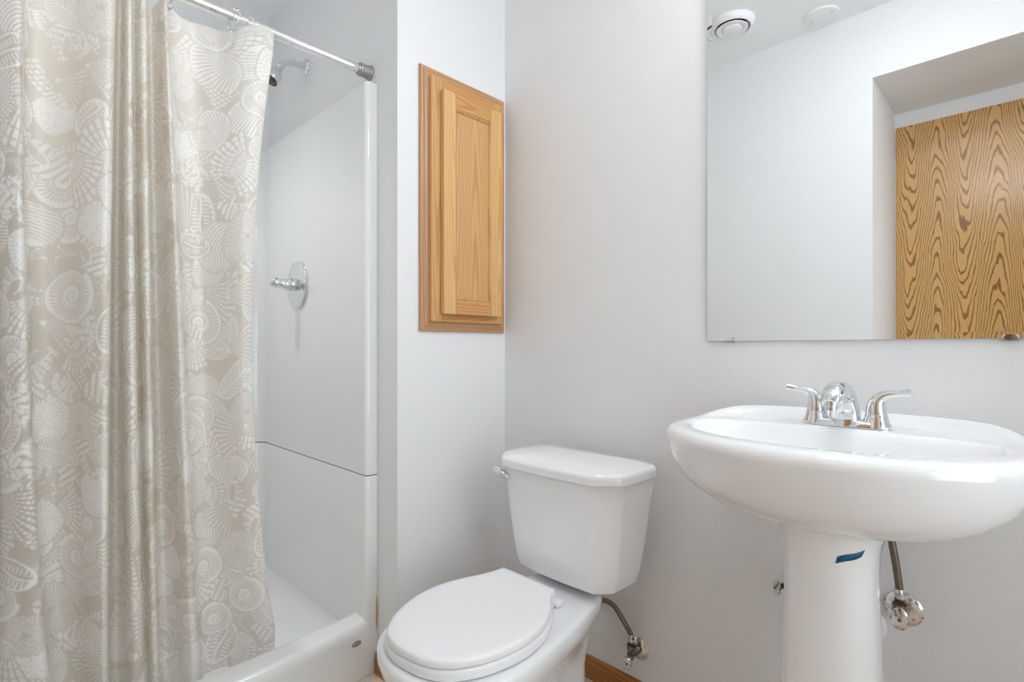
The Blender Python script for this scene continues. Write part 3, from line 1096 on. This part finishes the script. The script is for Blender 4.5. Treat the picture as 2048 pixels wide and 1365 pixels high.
def outline(tab, z, n=72, grow=0.0, turn=0.0, cx=None):
    """tab: (y, half width) from the front tip to the back; smooth closed loop."""
    P = catmull(tab[:-1], 10) + [np.array(tab[-1], float)]
    cx = TX + 0.010 if cx is None else cx
    right = [(cx + max(w, 0), y) for y, w in P]
    left = [(cx - max(w, 0), y) for y, w in reversed(P)]
    pts = right + left
    # resample evenly
    a = np.array(pts + [pts[0]])
    s = np.concatenate([[0], np.cumsum(np.hypot(*np.diff(a, axis=0).T))])
    g = np.linspace(0, s[-1], n, endpoint=False)
    q = np.stack([np.interp(g, s, a[:, 0]), np.interp(g, s, a[:, 1])], 1)
    if grow:
        t = np.roll(q, -1, 0) - np.roll(q, 1, 0)
        nn = np.stack([t[:, 1], -t[:, 0]], 1)
        nn /= np.linalg.norm(nn, axis=1)[:, None] + 1e-9
        q = q + nn * grow
    if turn:
        ca, sa = math.cos(turn), math.sin(turn)
        w_ = np.clip((q[:, 1] - .90) / .09, 0, 1)
        q = np.stack([q[:, 0], q[:, 1] + (cx - q[:, 0]) * .15 * w_ * w_], 1)
        d = q - np.array([cx, .80])
        q = np.stack([cx + d[:, 0] * ca - d[:, 1] * sa, .80 + d[:, 0] * sa + d[:, 1] * ca], 1)
    return [(x, y, z) for x, y in q]
LID = [(.5865, .0), (.589, .038), (.600, .072), (.620, .1005), (.660, .1300), (.700, .1475), (.750, .1610), (.800, .1635), (.850, .1565), (.900, .1380), (.940, .1165), (.965, .1050), (.985, .0975), (1.001, .0945), (1.006, .0930), (1.0075, .091), (1.008, .0)]
TURN, LCX = math.radians(8.0), -0.911            # the loose seat sits slightly turned on its hinge
lo = lambda z, g: outline(LID, z, N_, g, TURN, LCX)
bm = bm_new()
N_ = 200
rings = [lo(.400, -.004), lo(.4015, 0), lo(.4095, 0), lo(.4145, -.0018), lo(.4165, -.005)]
top = rings[-1]
for sc_, z in ((.94, .4173), (.7, .4180), (.3, .4182)):
    rings.append([(LCX + (p[0] - LCX) * sc_, .80 + (p[1] - .80) * sc_, z) for p in top])
add_rings(bm, rings)
obj('lid', bm, M['seat'], tl, angle=40)
bm = bm_new()
so = lambda z, g: outline([(y, w * 1.012) for y, w in LID], z, N_, g, TURN, LCX)
rings = [so(.3765, -.004), so(.378, .001), so(.391, .003), so(.397, 0), so(.3995, -.008)]
add_rings(bm, rings)
obj('seat', bm, M['seat'], tl, angle=40)
for s in (-1, 1):
    bm = bm_new()
    cx = LCX - .016 + s * .085
    add_box(bm, cx - .016, cx + .011, .998 - s * .004, 1.024 - s * .004, .3748, .3895, .003, 3)
    obj('hinge', bm, M['seat'], tl, angle=40)
BOWL = [(0, 0), (.012, .30), (.05, .62), (.12, .87), (.20, .98), (.28, 1.0), (.38, .985), (.48, .95), (.60, .885), (.70, .83)]
def bowl_ring(z, yf, yb, wmax, wback, grow=0.0, n=120, neck=.83):
    """Plan loop from the front tip to the flat back edge; wback is the half width of the back deck."""
    L_ = yb - yf
    tab = [(yf + f * L_, wmax * w * (1 - (1 - neck / .83) * max(0, (f - .3) / .4))) for f, w in BOWL]
    wn = tab[-1][1]
    tab += [(yf + .80 * L_, wn + (wback - wn) * .36), (yf + .90 * L_, wback + (wn - wback) * .22), (yf + .955 * L_, wback), (yf + .988 * L_, wback * .93), (yf + L_, wback * .80), (yf + 1.0003 * L_, 0)]
    return outline(tab, z, n, grow)
bm = bm_new()
rings = [bowl_ring(.3735, .580, 1.128, .168, .092, -.014),
         bowl_ring(.3745, .575, 1.134, .174, .102, -.006),
         bowl_ring(.372, .572, 1.138, .177, .107),
         bowl_ring(.365, .569, 1.140, .180, .110),
         bowl_ring(.345, .570, 1.140, .180, .109),
         bowl_ring(.326, .576, 1.138, .176, .104),
         bowl_ring(.305, .588, 1.134, .166, .095, neck=.81),
         bowl_ring(.280, .610, 1.126, .150, .086, neck=.79),
         bowl_ring(.245, .640, 1.116, .132, .079, neck=.76),
         bowl_ring(.195, .680, 1.110, .114, .074, neck=.73),
         bowl_ring(.140, .705, 1.110, .104, .074, neck=.73),
         bowl_ring(.080, .710, 1.116, .104, .082, neck=.76),
         bowl_ring(.025, .700, 1.126, .112, .096),
         bowl_ring(.001, .697, 1.130, .115, .100)]
add_rings(bm, rings)
obj('bowl', bm, M['ceramic'], tl, angle=60)
bm = bm_new()
add_box(bm, TX - .085, TX + .085, 1.116, 1.134, .372, .3955, .003, 3)
obj('tank_gasket', bm, M['dark'], tl)

# ------------------------------------------------------------------ pedestal sink
SX = -0.268
sk = thing('pedestal_sink', 'white oval pedestal sink below the mirror', 'sink', (SX, 1.1, 0.0))
def sgn_pow(v, p):
    return math.copysign(abs(v) ** p, v)
def oval(z, a, yc, bf, bb, nf=2.2, nb=2.6, n=120, zb=None):
    """Oval loop; zb is the height of its back when that differs from the front."""
    pts = []
    for k in range(n):
        t = 2 * PI * k / n
        c, s = math.cos(t), math.sin(t)
        e = nf if s < 0 else nb
        x = SX + a * sgn_pow(c, 2.0 / e)
        y = yc + (bf if s < 0 else bb) * sgn_pow(s, 2.0 / e)
        zz = z
        if zb is not None:
            q = min(max(s / .85, 0), 1)
            zz += (zb - z) * q * q * (3 - 2 * q)
        pts.append((x, y, zz))
    return pts
bm = bm_new()
W = Y_BACK - .0008
rings = [oval(.712, .085, 1.10, .085, .09),
         oval(.7155, .125, 1.095, .118, .12),
         oval(.7235, .168, 1.09, .150, .155),
         oval(.737, .207, 1.085, .176, .190),
         oval(.757, .238, 1.085, .198, .212),
         oval(.782, .261, 1.085, .216, .226, 2.2, 2.7),
         oval(.808, .275, 1.085, .227, W - 1.085 - .002, 2.2, 2.8),
         oval(.830, .2825, 1.085, .233, W - 1.085 - .0005, 2.2, 2.8, zb=.842),
         oval(.842, .2855, 1.085, .236, W - 1.085, 2.2, 2.8, zb=.866),
         oval(.850, .2855, 1.085, .236, W - 1.085 - .0005, 2.2, 2.8, zb=.876),
         oval(.858, .2825, 1.085, .232, W - 1.085 - .004, 2.2, 2.8, zb=.883),
         oval(.8635, .276, 1.085, .225, W - 1.085 - .010, 2.2, 2.8, zb=.886),
         oval(.8655, .266, 1.085, .213, W - 1.085 - .018, 2.2, 2.8, zb=.885),
         oval(.8655, .257, 1.084, .198, .206, 2.2, 2.9, zb=.876),
         oval(.8650, .252, 1.082, .185, .190, 2.2, 3.0, zb=.866),
         oval(.8640, .247, 1.080, .172, .176, 2.2, 3.2, zb=.8622),
         oval(.8625, .243, 1.077, .160, .112, 2.2, 3.8, zb=.8618),
         oval(.8605, .240, 1.076, .154, .102, 2.2, 3.8, zb=.8608),
         oval(.8570, .238, 1.075, .150, .098, 2.2, 3.8),
         oval(.8480, .234, 1.074, .146, .093, 2.2, 3.6),
         oval(.8300, .224, 1.073, .138, .086, 2.2, 3.2),
         oval(.8050, .204, 1.072, .124, .077, 2.2, 2.7),
         oval(.7750, .168, 1.072, .102, .065, 2.2, 2.3),
         oval(.7550, .120, 1.074, .074, .050, 2.1, 2.1),
         oval(.7460, .065, 1.078, .042, .032, 2, 2),
         oval(.7440, .022, 1.080, .018, .018, 2, 2)]
add_rings(bm, rings)
basin = obj('basin', bm, M['ceramic'], sk, angle=70)
bm = bm_new()
add_lathe(bm, (SX, 1.080, .7438), (0, 0, 1), [(0, .021), (.003, .021), (.0045, .018), (.004, .012), (.006, .011), (.0075, .008), (.008, 0)], 32)
obj('drain', bm, M['chrome'], basin)
PED = [(.001, .118, .965, 1.225), (.03, .117, .966, 1.224), (.055, .108, .975, 1.216), (.10, .094, .990, 1.205), (.20, .0835, 1.000, 1.195),
       (.32, .0785, 1.003, 1.190), (.42, .0760, 1.004, 1.188), (.52, .0730, 1.004, 1.187), (.60, .0708, 1.003, 1.187), (.645, .0720, 1.000, 1.190),
       (.675, .0770, .995, 1.195), (.70, .0865, .988, 1.203), (.716, .099, .980, 1.212), (.722, .112, .972, 1.22)]
PCX, PE = SX + .0065, 2.6
def ped_point(z, t):
    q = [float(np.interp(z, [p[0] for p in PED], [p[i] for p in PED])) for i in (1, 2, 3)]
    return (PCX + q[0] * sgn_pow(math.cos(t), 2 / PE), (q[1] + q[2]) / 2 + (q[2] - q[1]) / 2 * sgn_pow(math.sin(t), 2 / PE), z)
bm = bm_new()
add_rings(bm, [[ped_point(p[0], 2 * PI * k / 72) for k in range(72)] for p in PED])
obj('pedestal', bm, M['ceramic'], sk, angle=60)

# strip of blue tape, wrapped on the pedestal front
tp = bm_new()
vr = []
for k in range(11):
    f = k / 10
    t = math.radians(-73 + 31 * f)
    zc = .6655 + .0145 * f + .0010 * math.sin(f * 6)
    pair = []
    for dz, dt in ((-.0062, 0), (.0062, .03)):
        p = Vector(ped_point(zc + dz, t + dt))
        nrm = Vector((p.x - PCX, p.y - 1.095, 0)).normalized()
        pair.append(tp.verts.new(p + nrm * .0007))
    vr.append(pair)
for a, b in zip(vr[:-1], vr[1:]):
    tp.faces.new((a[0], b[0], b[1], a[1]))
o = obj('tape_strip', tp, M['tape'], None, loc=(-0.20, 1.0, .678))
md = o.modifiers.new('thickness', 'SOLIDIFY'); md.thickness = .0004; md.offset = 0
tag(o, 'short strip of blue tape stuck across the white sink pedestal', 'tape')

# ------------------------------------------------------------------ faucet
fc = thing('faucet', 'chrome two-handle faucet on the back deck of the sink', 'faucet', (SX, 1.225, .862))
FZ = .8626
bm = bm_new()
def plate_ring(z, hw, hd, s=0.0, n=56):
    return [(SX + (hw - s) * sgn_pow(math.cos(t), .6), 1.228 + (hd - s) * sgn_pow(math.sin(t), .75), z) for t in (2 * PI * k / n for k in range(n))]
add_rings(bm, [plate_ring(FZ, .078, .027), plate_ring(FZ + .004, .078, .027), plate_ring(FZ + .010, .0755, .0245), plate_ring(FZ + .013, .071, .020)])
obj('base_plate', bm, M['chrome'], fc, angle=50)
for s in (-1, 1):
    bm = bm_new()
    hx_ = SX + s * .052
    add_lathe(bm, (hx_, 1.228, FZ + .002), (0, 0, 1), [(0, .0255), (.004, .0250), (.010, .0225), (.018, .0200), (.0235, .0190), (.0245, .0183)], 36)
    hb = obj('handle', bm, M['chrome'], fc)
    bm = bm_new()
    add_tube(bm, [(hx_, 1.228, FZ + .025), (hx_ - s * .0005, 1.228, FZ + .037), (hx_ + s * .0015, 1.2275, FZ + .050), (hx_ + s * .009, 1.2265, FZ + .0615), (hx_ + s * .022, 1.225, FZ + .0675), (hx_ + s * .038, 1.224, FZ + .0700), (hx_ + s * .0555, 1.223, FZ + .0725)],
             [.0182, .0172, .0150, .0105, .0072, .0062, .0076], 24)
    obj('lever', bm, M['chrome'], hb)
bm = bm_new()
add_tube(bm, [(SX, 1.226, FZ + .001), (SX, 1.226, FZ + .018), (SX, 1.221, FZ + .040), (SX, 1.206, FZ + .062), (SX, 1.180, FZ + .0735), (SX, 1.150, FZ + .0710), (SX, 1.128, FZ + .0600), (SX, 1.117, FZ + .050)],
         [.0260, .0245, .0220, .0190, .0176, .0174, .0168, .0130], 32, side=(1, 0, 0), wide=1.12, power=.72)
sp = obj('spout', bm, M['chrome'], fc)
bm = bm_new()
add_lathe(bm, (SX, 1.122, FZ + .056), (0, -.12, -1), [(0, .0125), (.010, .0125), (.0105, .0115), (.017, .0112), (.018, .009), (.0175, 0)], 28)
obj('aerator', bm, M['chrome'], sp)
bm = bm_new()
add_lathe(bm, (SX, 1.1995, FZ + .0245), (0, -1, .3), [(0, .0035), (.004, .0035), (.005, .002)], 16)
obj('screw', bm, M['chrome'], sp)
bm = bm_new()
add_lathe(bm, (SX, 1.252, FZ + .002), (0, 0, 1), [(0, .0026), (.060, .0026), (.066, .0036), (.072, .0062), (.0755, .0088), (.077, .0088), (.0778, .007), (.078, 0)], 24)
obj('lift_rod', bm, M['chrome'], fc)

# ------------------------------------------------------------------ shut-off valves and hoses
def stop_valve(name, label, c, hdir, hand_off, up, esc_mat, group, esc_r=.031, hand=(.021, .0145)):
    """c: escutcheon centre on the back wall; hand_off: oval handle centre relative to c."""
    c = Vector(c)
    t = thing(name, label, 'shutoff valve', c, group)
    bm = bm_new()
    add_lathe(bm, c + Vector((0, -.0003, 0)), (0, -1, 0), [(0, esc_r), (.002, esc_r), (.006, esc_r * .86), (.010, esc_r * .5), (.0105, .010), (.012, .0095)], 40)
    obj('escutcheon', bm, esc_mat, t)
    bm = bm_new()
    add_lathe(bm, c + Vector((0, -.008, 0)), (0, -1, 0), [(0, .0085), (.012, .0085), (.0125, .0125), (.022, .0125), (.0225, .010), (.040, .010), (.041, .006)], 28)
    add_lathe(bm, c + Vector((0, -.040, -.008)), (0, 0, 1), [(0, .009), (.006, .0095), (.020, .0095), (.021, .0125), (.033, .0125), (.034, .009), (.042, .009)], 6 * 4)
    h = Vector(hand_off)
    hd_ = Vector(hdir).normalized()
    add_tube(bm, [c + Vector((0, -.040, 0)), c + h * .7, c + h], [.0085, .0065, .0045], 16)
    obj('body', bm, M['brown_metal'], t)
    bm = bm_new()
    add_lathe(bm, c + h, hd_, [(-.004, hand[0] * .8), (-.002, hand[0]), (.004, hand[0]), (.006, hand[0] * .86), (.0065, .004), (.0062, 0)], 32, squash=(hand[1] / hand[0], 1.0))
    hn = obj('handle', bm, M['oldchrome'], t)
    bm = bm_new()
    add_lathe(bm, c + h + hd_ * .0055, hd_, [(0, .0035), (.002, .0035), (.003, .002)], 14)
    obj('screw', bm, M['brown_metal'], hn)
    return t
def hose(label, pts, r, group):
    bm = bm_new()
    add_tube(bm, pts, r, 18, 14)
    mid = Vector(pts[0])
    o = obj('supply_hose', bm, M['braid'], None, loc=mid)
    bm = bm_new()
    d = (Vector(pts[1]) - Vector(pts[0])).normalized()
    add_lathe(bm, Vector(pts[0]), d, [(0, r * 1.15), (.018, r * 1.2), (.020, r * 1.02)], 20)
    obj('ferrule', bm, M['oldchrome'], o)
    return tag(o, label, 'hose', group)
G1, G2 = 'water shutoff valves along the back wall', 'braided supply hoses'
stop_valve('shutoff_valve', 'stained chrome water valve low on the wall to the right of the toilet', (-0.799, Y_BACK, .158), (.25, -.9, -.05), (.004, -.068, -.012), 1, M['oldchrome'], G1, hand=(.0185, .0125))
hose('dark braided hose arching from the toilet tank down to its wall valve', [(-0.799, 1.2800, .192), (-0.801, 1.279, .212), on_y(1243, 1236, 1.280), on_y(1228, 1213, 1.284), on_y(1210, 1202, 1.288), on_y(1187, 1199, 1.292), (-0.99, 1.296, .315), (-1.035, 1.285, .345), (-1.045, 1.262, .366), (-1.045, 1.242, .386)], .0072, G2)
stop_valve('shutoff_valve', 'stained chrome water valve on the wall to the right of the sink pedestal', (-0.186, Y_BACK, .487), (.1, -.95, -.08), (.004, -.068, .006), 1, M['oldchrome'], G1, esc_r=.034, hand=(.0215, .0145))
hose('dark braided hose running straight down from the sink to the right valve', [(-0.186, 1.2800, .521), (-0.1875, 1.278, .55), (-0.192, 1.268, .60), (-0.197, 1.25, .655), (-0.202, 1.240, .69), (-0.205, 1.238, .716)], .0068, G2)
stop_valve('shutoff_valve', 'chrome water valve peeking out behind the left edge of the sink pedestal', (-0.385, Y_BACK, .478), (-.75, -.6, 0), (-.022, -.060, 0), 1, M['chrome'], G1, esc_r=.026, hand=(.0165, .012))
hose('braided hose hidden behind the pedestal, feeding the left faucet handle', [(-0.385, 1.2800, .512), (-0.382, 1.278, .56), (-0.36, 1.268, .62), (-0.34, 1.25, .68), (-0.333, 1.240, .715)], .0062, G2)
# drain pipe behind the pedestal
dp = thing('drain_pipe', 'white drain pipe with a round wall collar, mostly hidden behind the pedestal', 'drain pipe', (-0.252, Y_BACK, .437))
bm = bm_new()
add_lathe(bm, (-0.252, Y_BACK - .0003, .437), (0, -1, 0), [(0, .039), (.003, .039), (.010, .034), (.014, .024), (.015, .020)], 40)
obj('collar', bm, M['white_plastic'], dp)
bm = bm_new()
add_tube(bm, [(-0.252, 1.312, .437), (-0.255, 1.26, .437), (-0.262, 1.225, .42), (-0.264, 1.215, .44), (-0.264, 1.212, .50), (-0.264, 1.212, .56)], .016, 20)
obj('pipe', bm, M['white_plastic'], dp)

# ------------------------------------------------------------------ mirror
MX0, MX1, MZ0, MZ1 = -0.5945, 0.62, 1.0375, 1.985
mr = thing('wall_mirror', 'large frameless mirror on the wall above the white sink', 'mirror', (0.0, Y_BACK, MZ0))
yb_, yf_ = Y_BACK - .0006, Y_BACK - .0066
bw = .012
bm = bm_new()
def rect(y, i):
    return [(MX0 + i, y, MZ0 + i), (MX1 - i, y, MZ0 + i), (MX1 - i, y, MZ1 - i), (MX0 + i, y, MZ1 - i)]
add_rings(bm, [rect(yf_ - .00025, 0), rect(yf_, bw)], False, True)
obj('glass', bm, M['mirror'], mr, smooth=False)
bm = bm_new()
add_rings(bm, [rect(yb_, 0), rect(yf_ + .0003, 0)], True, True)
obj('edge', bm, M['edge'], mr, smooth=False)
for x, bk in ((-0.5365, False), (-0.0275, True)):
    bm = bm_new()
    add_box(bm, x - .011, x + .011, yf_ - .0027, yf_ - .0008, MZ0 - .004, MZ0 + .0075, .001)
    add_box(bm, x - .011, x + .011, yf_ - .0025, Y_BACK - .0008, MZ0 - .005, MZ0 - .0012, .0008)
    cl = obj('clip', bm, M['clear'], mr)
    if bk:
        bm = bm_new()
        add_lathe(bm, (x, yf_ - .0003, MZ0 + .001), (0, -1, 0), [(0, .0075), (.0004, .0075), (.0005, 0)], 24, squash=(1.2, .75))
        obj('screw_hole', bm, M['brown_metal'], cl)

# ------------------------------------------------------------------ ceiling fixtures seen in the mirror
ZC = Z_CEIL - .0004
ev = thing('exhaust_vent', 'round white exhaust vent on the ceiling, seen at the top left of the mirror', 'vent', (-0.935, 0.315, ZC))
bm = bm_new()
vc = (-0.935, 0.315, ZC)
add_lathe(bm, vc, (0, 0, -1), [(0, .092), (.006, .092), (.016, .089), (.026, .084), (.030, .077), (.028, .073), (.012, .071), (.004, .062), (.002, 0)], 56)
obj('housing', bm, M['white_plastic'], ev)
bm = bm_new()
add_lathe(bm, (vc[0], vc[1], ZC - .022), (0, 0, -1), [(0, .046), (.002, .058), (.008, .0650), (.011, .0638), (.010, .051), (.003, .043), (.003, .041), (.012, .039), (.015, .034), (.016, 0)], 48)
add_lathe(bm, (vc[0], vc[1], ZC - .001), (0, 0, -1), [(0, .012), (.022, .012)], 16)
obj('valve_disc', bm, M['white_plastic'], ev)
bm = bm_new()
add_lathe(bm, (vc[0], vc[1], ZC - .003), (0, 0, -1), [(0, .058), (.002, .058), (.0022, 0)], 40)
obj('duct_opening', bm, M['dark'], ev)
dc = (-0.640, 0.098, ZC)
cp = thing('cover_plate', 'flat round white cover plate on the ceiling beside the vent, seen in the mirror', 'cover plate', dc)
bm = bm_new()
add_lathe(bm, dc, (0, 0, -1), [(0, .066), (.004, .066), (.008, .063), (.010, .055), (.0105, 0)], 48)
obj('disc', bm, M['white_plastic'], cp)
for s in (-1, 1):
    bm = bm_new()
    add_lathe(bm, (dc[0] + s * .042, dc[1] + s * .012, ZC - .010), (0, 0, -1), [(0, .0032), (.0012, .003), (.0015, 0)], 14)
    obj('screw', bm, M['badge'], cp)

# ------------------------------------------------------------------ lamps above the frame: vanity light, and added fill lamps
vl = thing('vanity_light', 'chrome bar of globe bulbs on the wall above the mirror, just out of view', 'wall lamp', (0.02, Y_BACK, 2.13))
bm = bm_new()
add_box(bm, -0.34, 0.38, Y_BACK - .045, Y_BACK - .0005, 2.09, 2.19, .006)
obj('back_bar', bm, M['chrome'], vl)
for x in (-0.24, 0.02, 0.28):
    bm = bm_new()
    add_lathe(bm, (x, Y_BACK - .044, 2.14), (0, -1, 0), [(0, .026), (.004, .026), (.006, .019), (.024, .018)], 28)
    sk_ = obj('socket', bm, M['white_plastic'], vl)
    bm = bm_new()
    bmesh.ops.create_uvsphere(bm, u_segments=32, v_segments=16, radius=.052)
    for v in bm.verts:
        v.co += Vector((x, Y_BACK - .118, 2.14))
    obj('globe', bm, M['bulb'], sk_)

cl = thing('ceiling_fill_light', 'round white fill lamp added on the ceiling, above the view', 'ceiling lamp', (-0.30, 0.62, Z_CEIL))  # invented lamp, brightens the room from above
bm = bm_new()
add_lathe(bm, (-0.30, 0.62, ZC), (0, 0, -1), [(0, .15), (.020, .15), (.022, .14), (.022, .128), (.012, .126)], 48)
obj('trim_ring', bm, M['white_plastic'], cl)
bm = bm_new()
add_lathe(bm, (-0.30, 0.62, ZC - .014), (0, 0, -1), [(0, .125), (.012, .122), (.030, .10), (.042, .06), (.046, 0)], 48)
obj('lamp_glass', bm, M['lens'], cl)
dl = thing('shower_fill_light', 'small fill downlight added in the shower ceiling, above the view', 'ceiling lamp', (-1.93, 0.25, Z_CEIL))  # added fixture, fill light for the shower
bm = bm_new()
add_lathe(bm, (-1.93, 0.25, ZC), (0, 0, -1), [(0, .095), (.004, .095), (.008, .088), (.008, .074), (.002, .072)], 48)
obj('trim_ring', bm, M['white_plastic'], dl)
bm = bm_new()
add_lathe(bm, (-1.93, 0.25, ZC - .002), (0, 0, -1), [(0, .071), (.003, .070), (.006, .05), (.007, 0)], 40)
obj('lamp_glass', bm, M['shower_fill_lens'], dl)
sl = bpy.data.lights.new('shower_fill_lamp', 'SPOT')  # added spot that brightens the shower interior
sl.energy = SHOWER_FILL_POWER
sl.color = (0.92, 0.97, 1.0)
sl.spot_size = math.radians(100)
sl.spot_blend = 0.85
sl.shadow_soft_size = 0.06
so_ = bpy.data.objects.new('shower_fill_lamp', sl)
COL.objects.link(so_)
so_.location = (-1.93, 0.25, Z_CEIL - .02)

for o in bpy.data.objects:
    if '_base' in o:
        del o['_base']
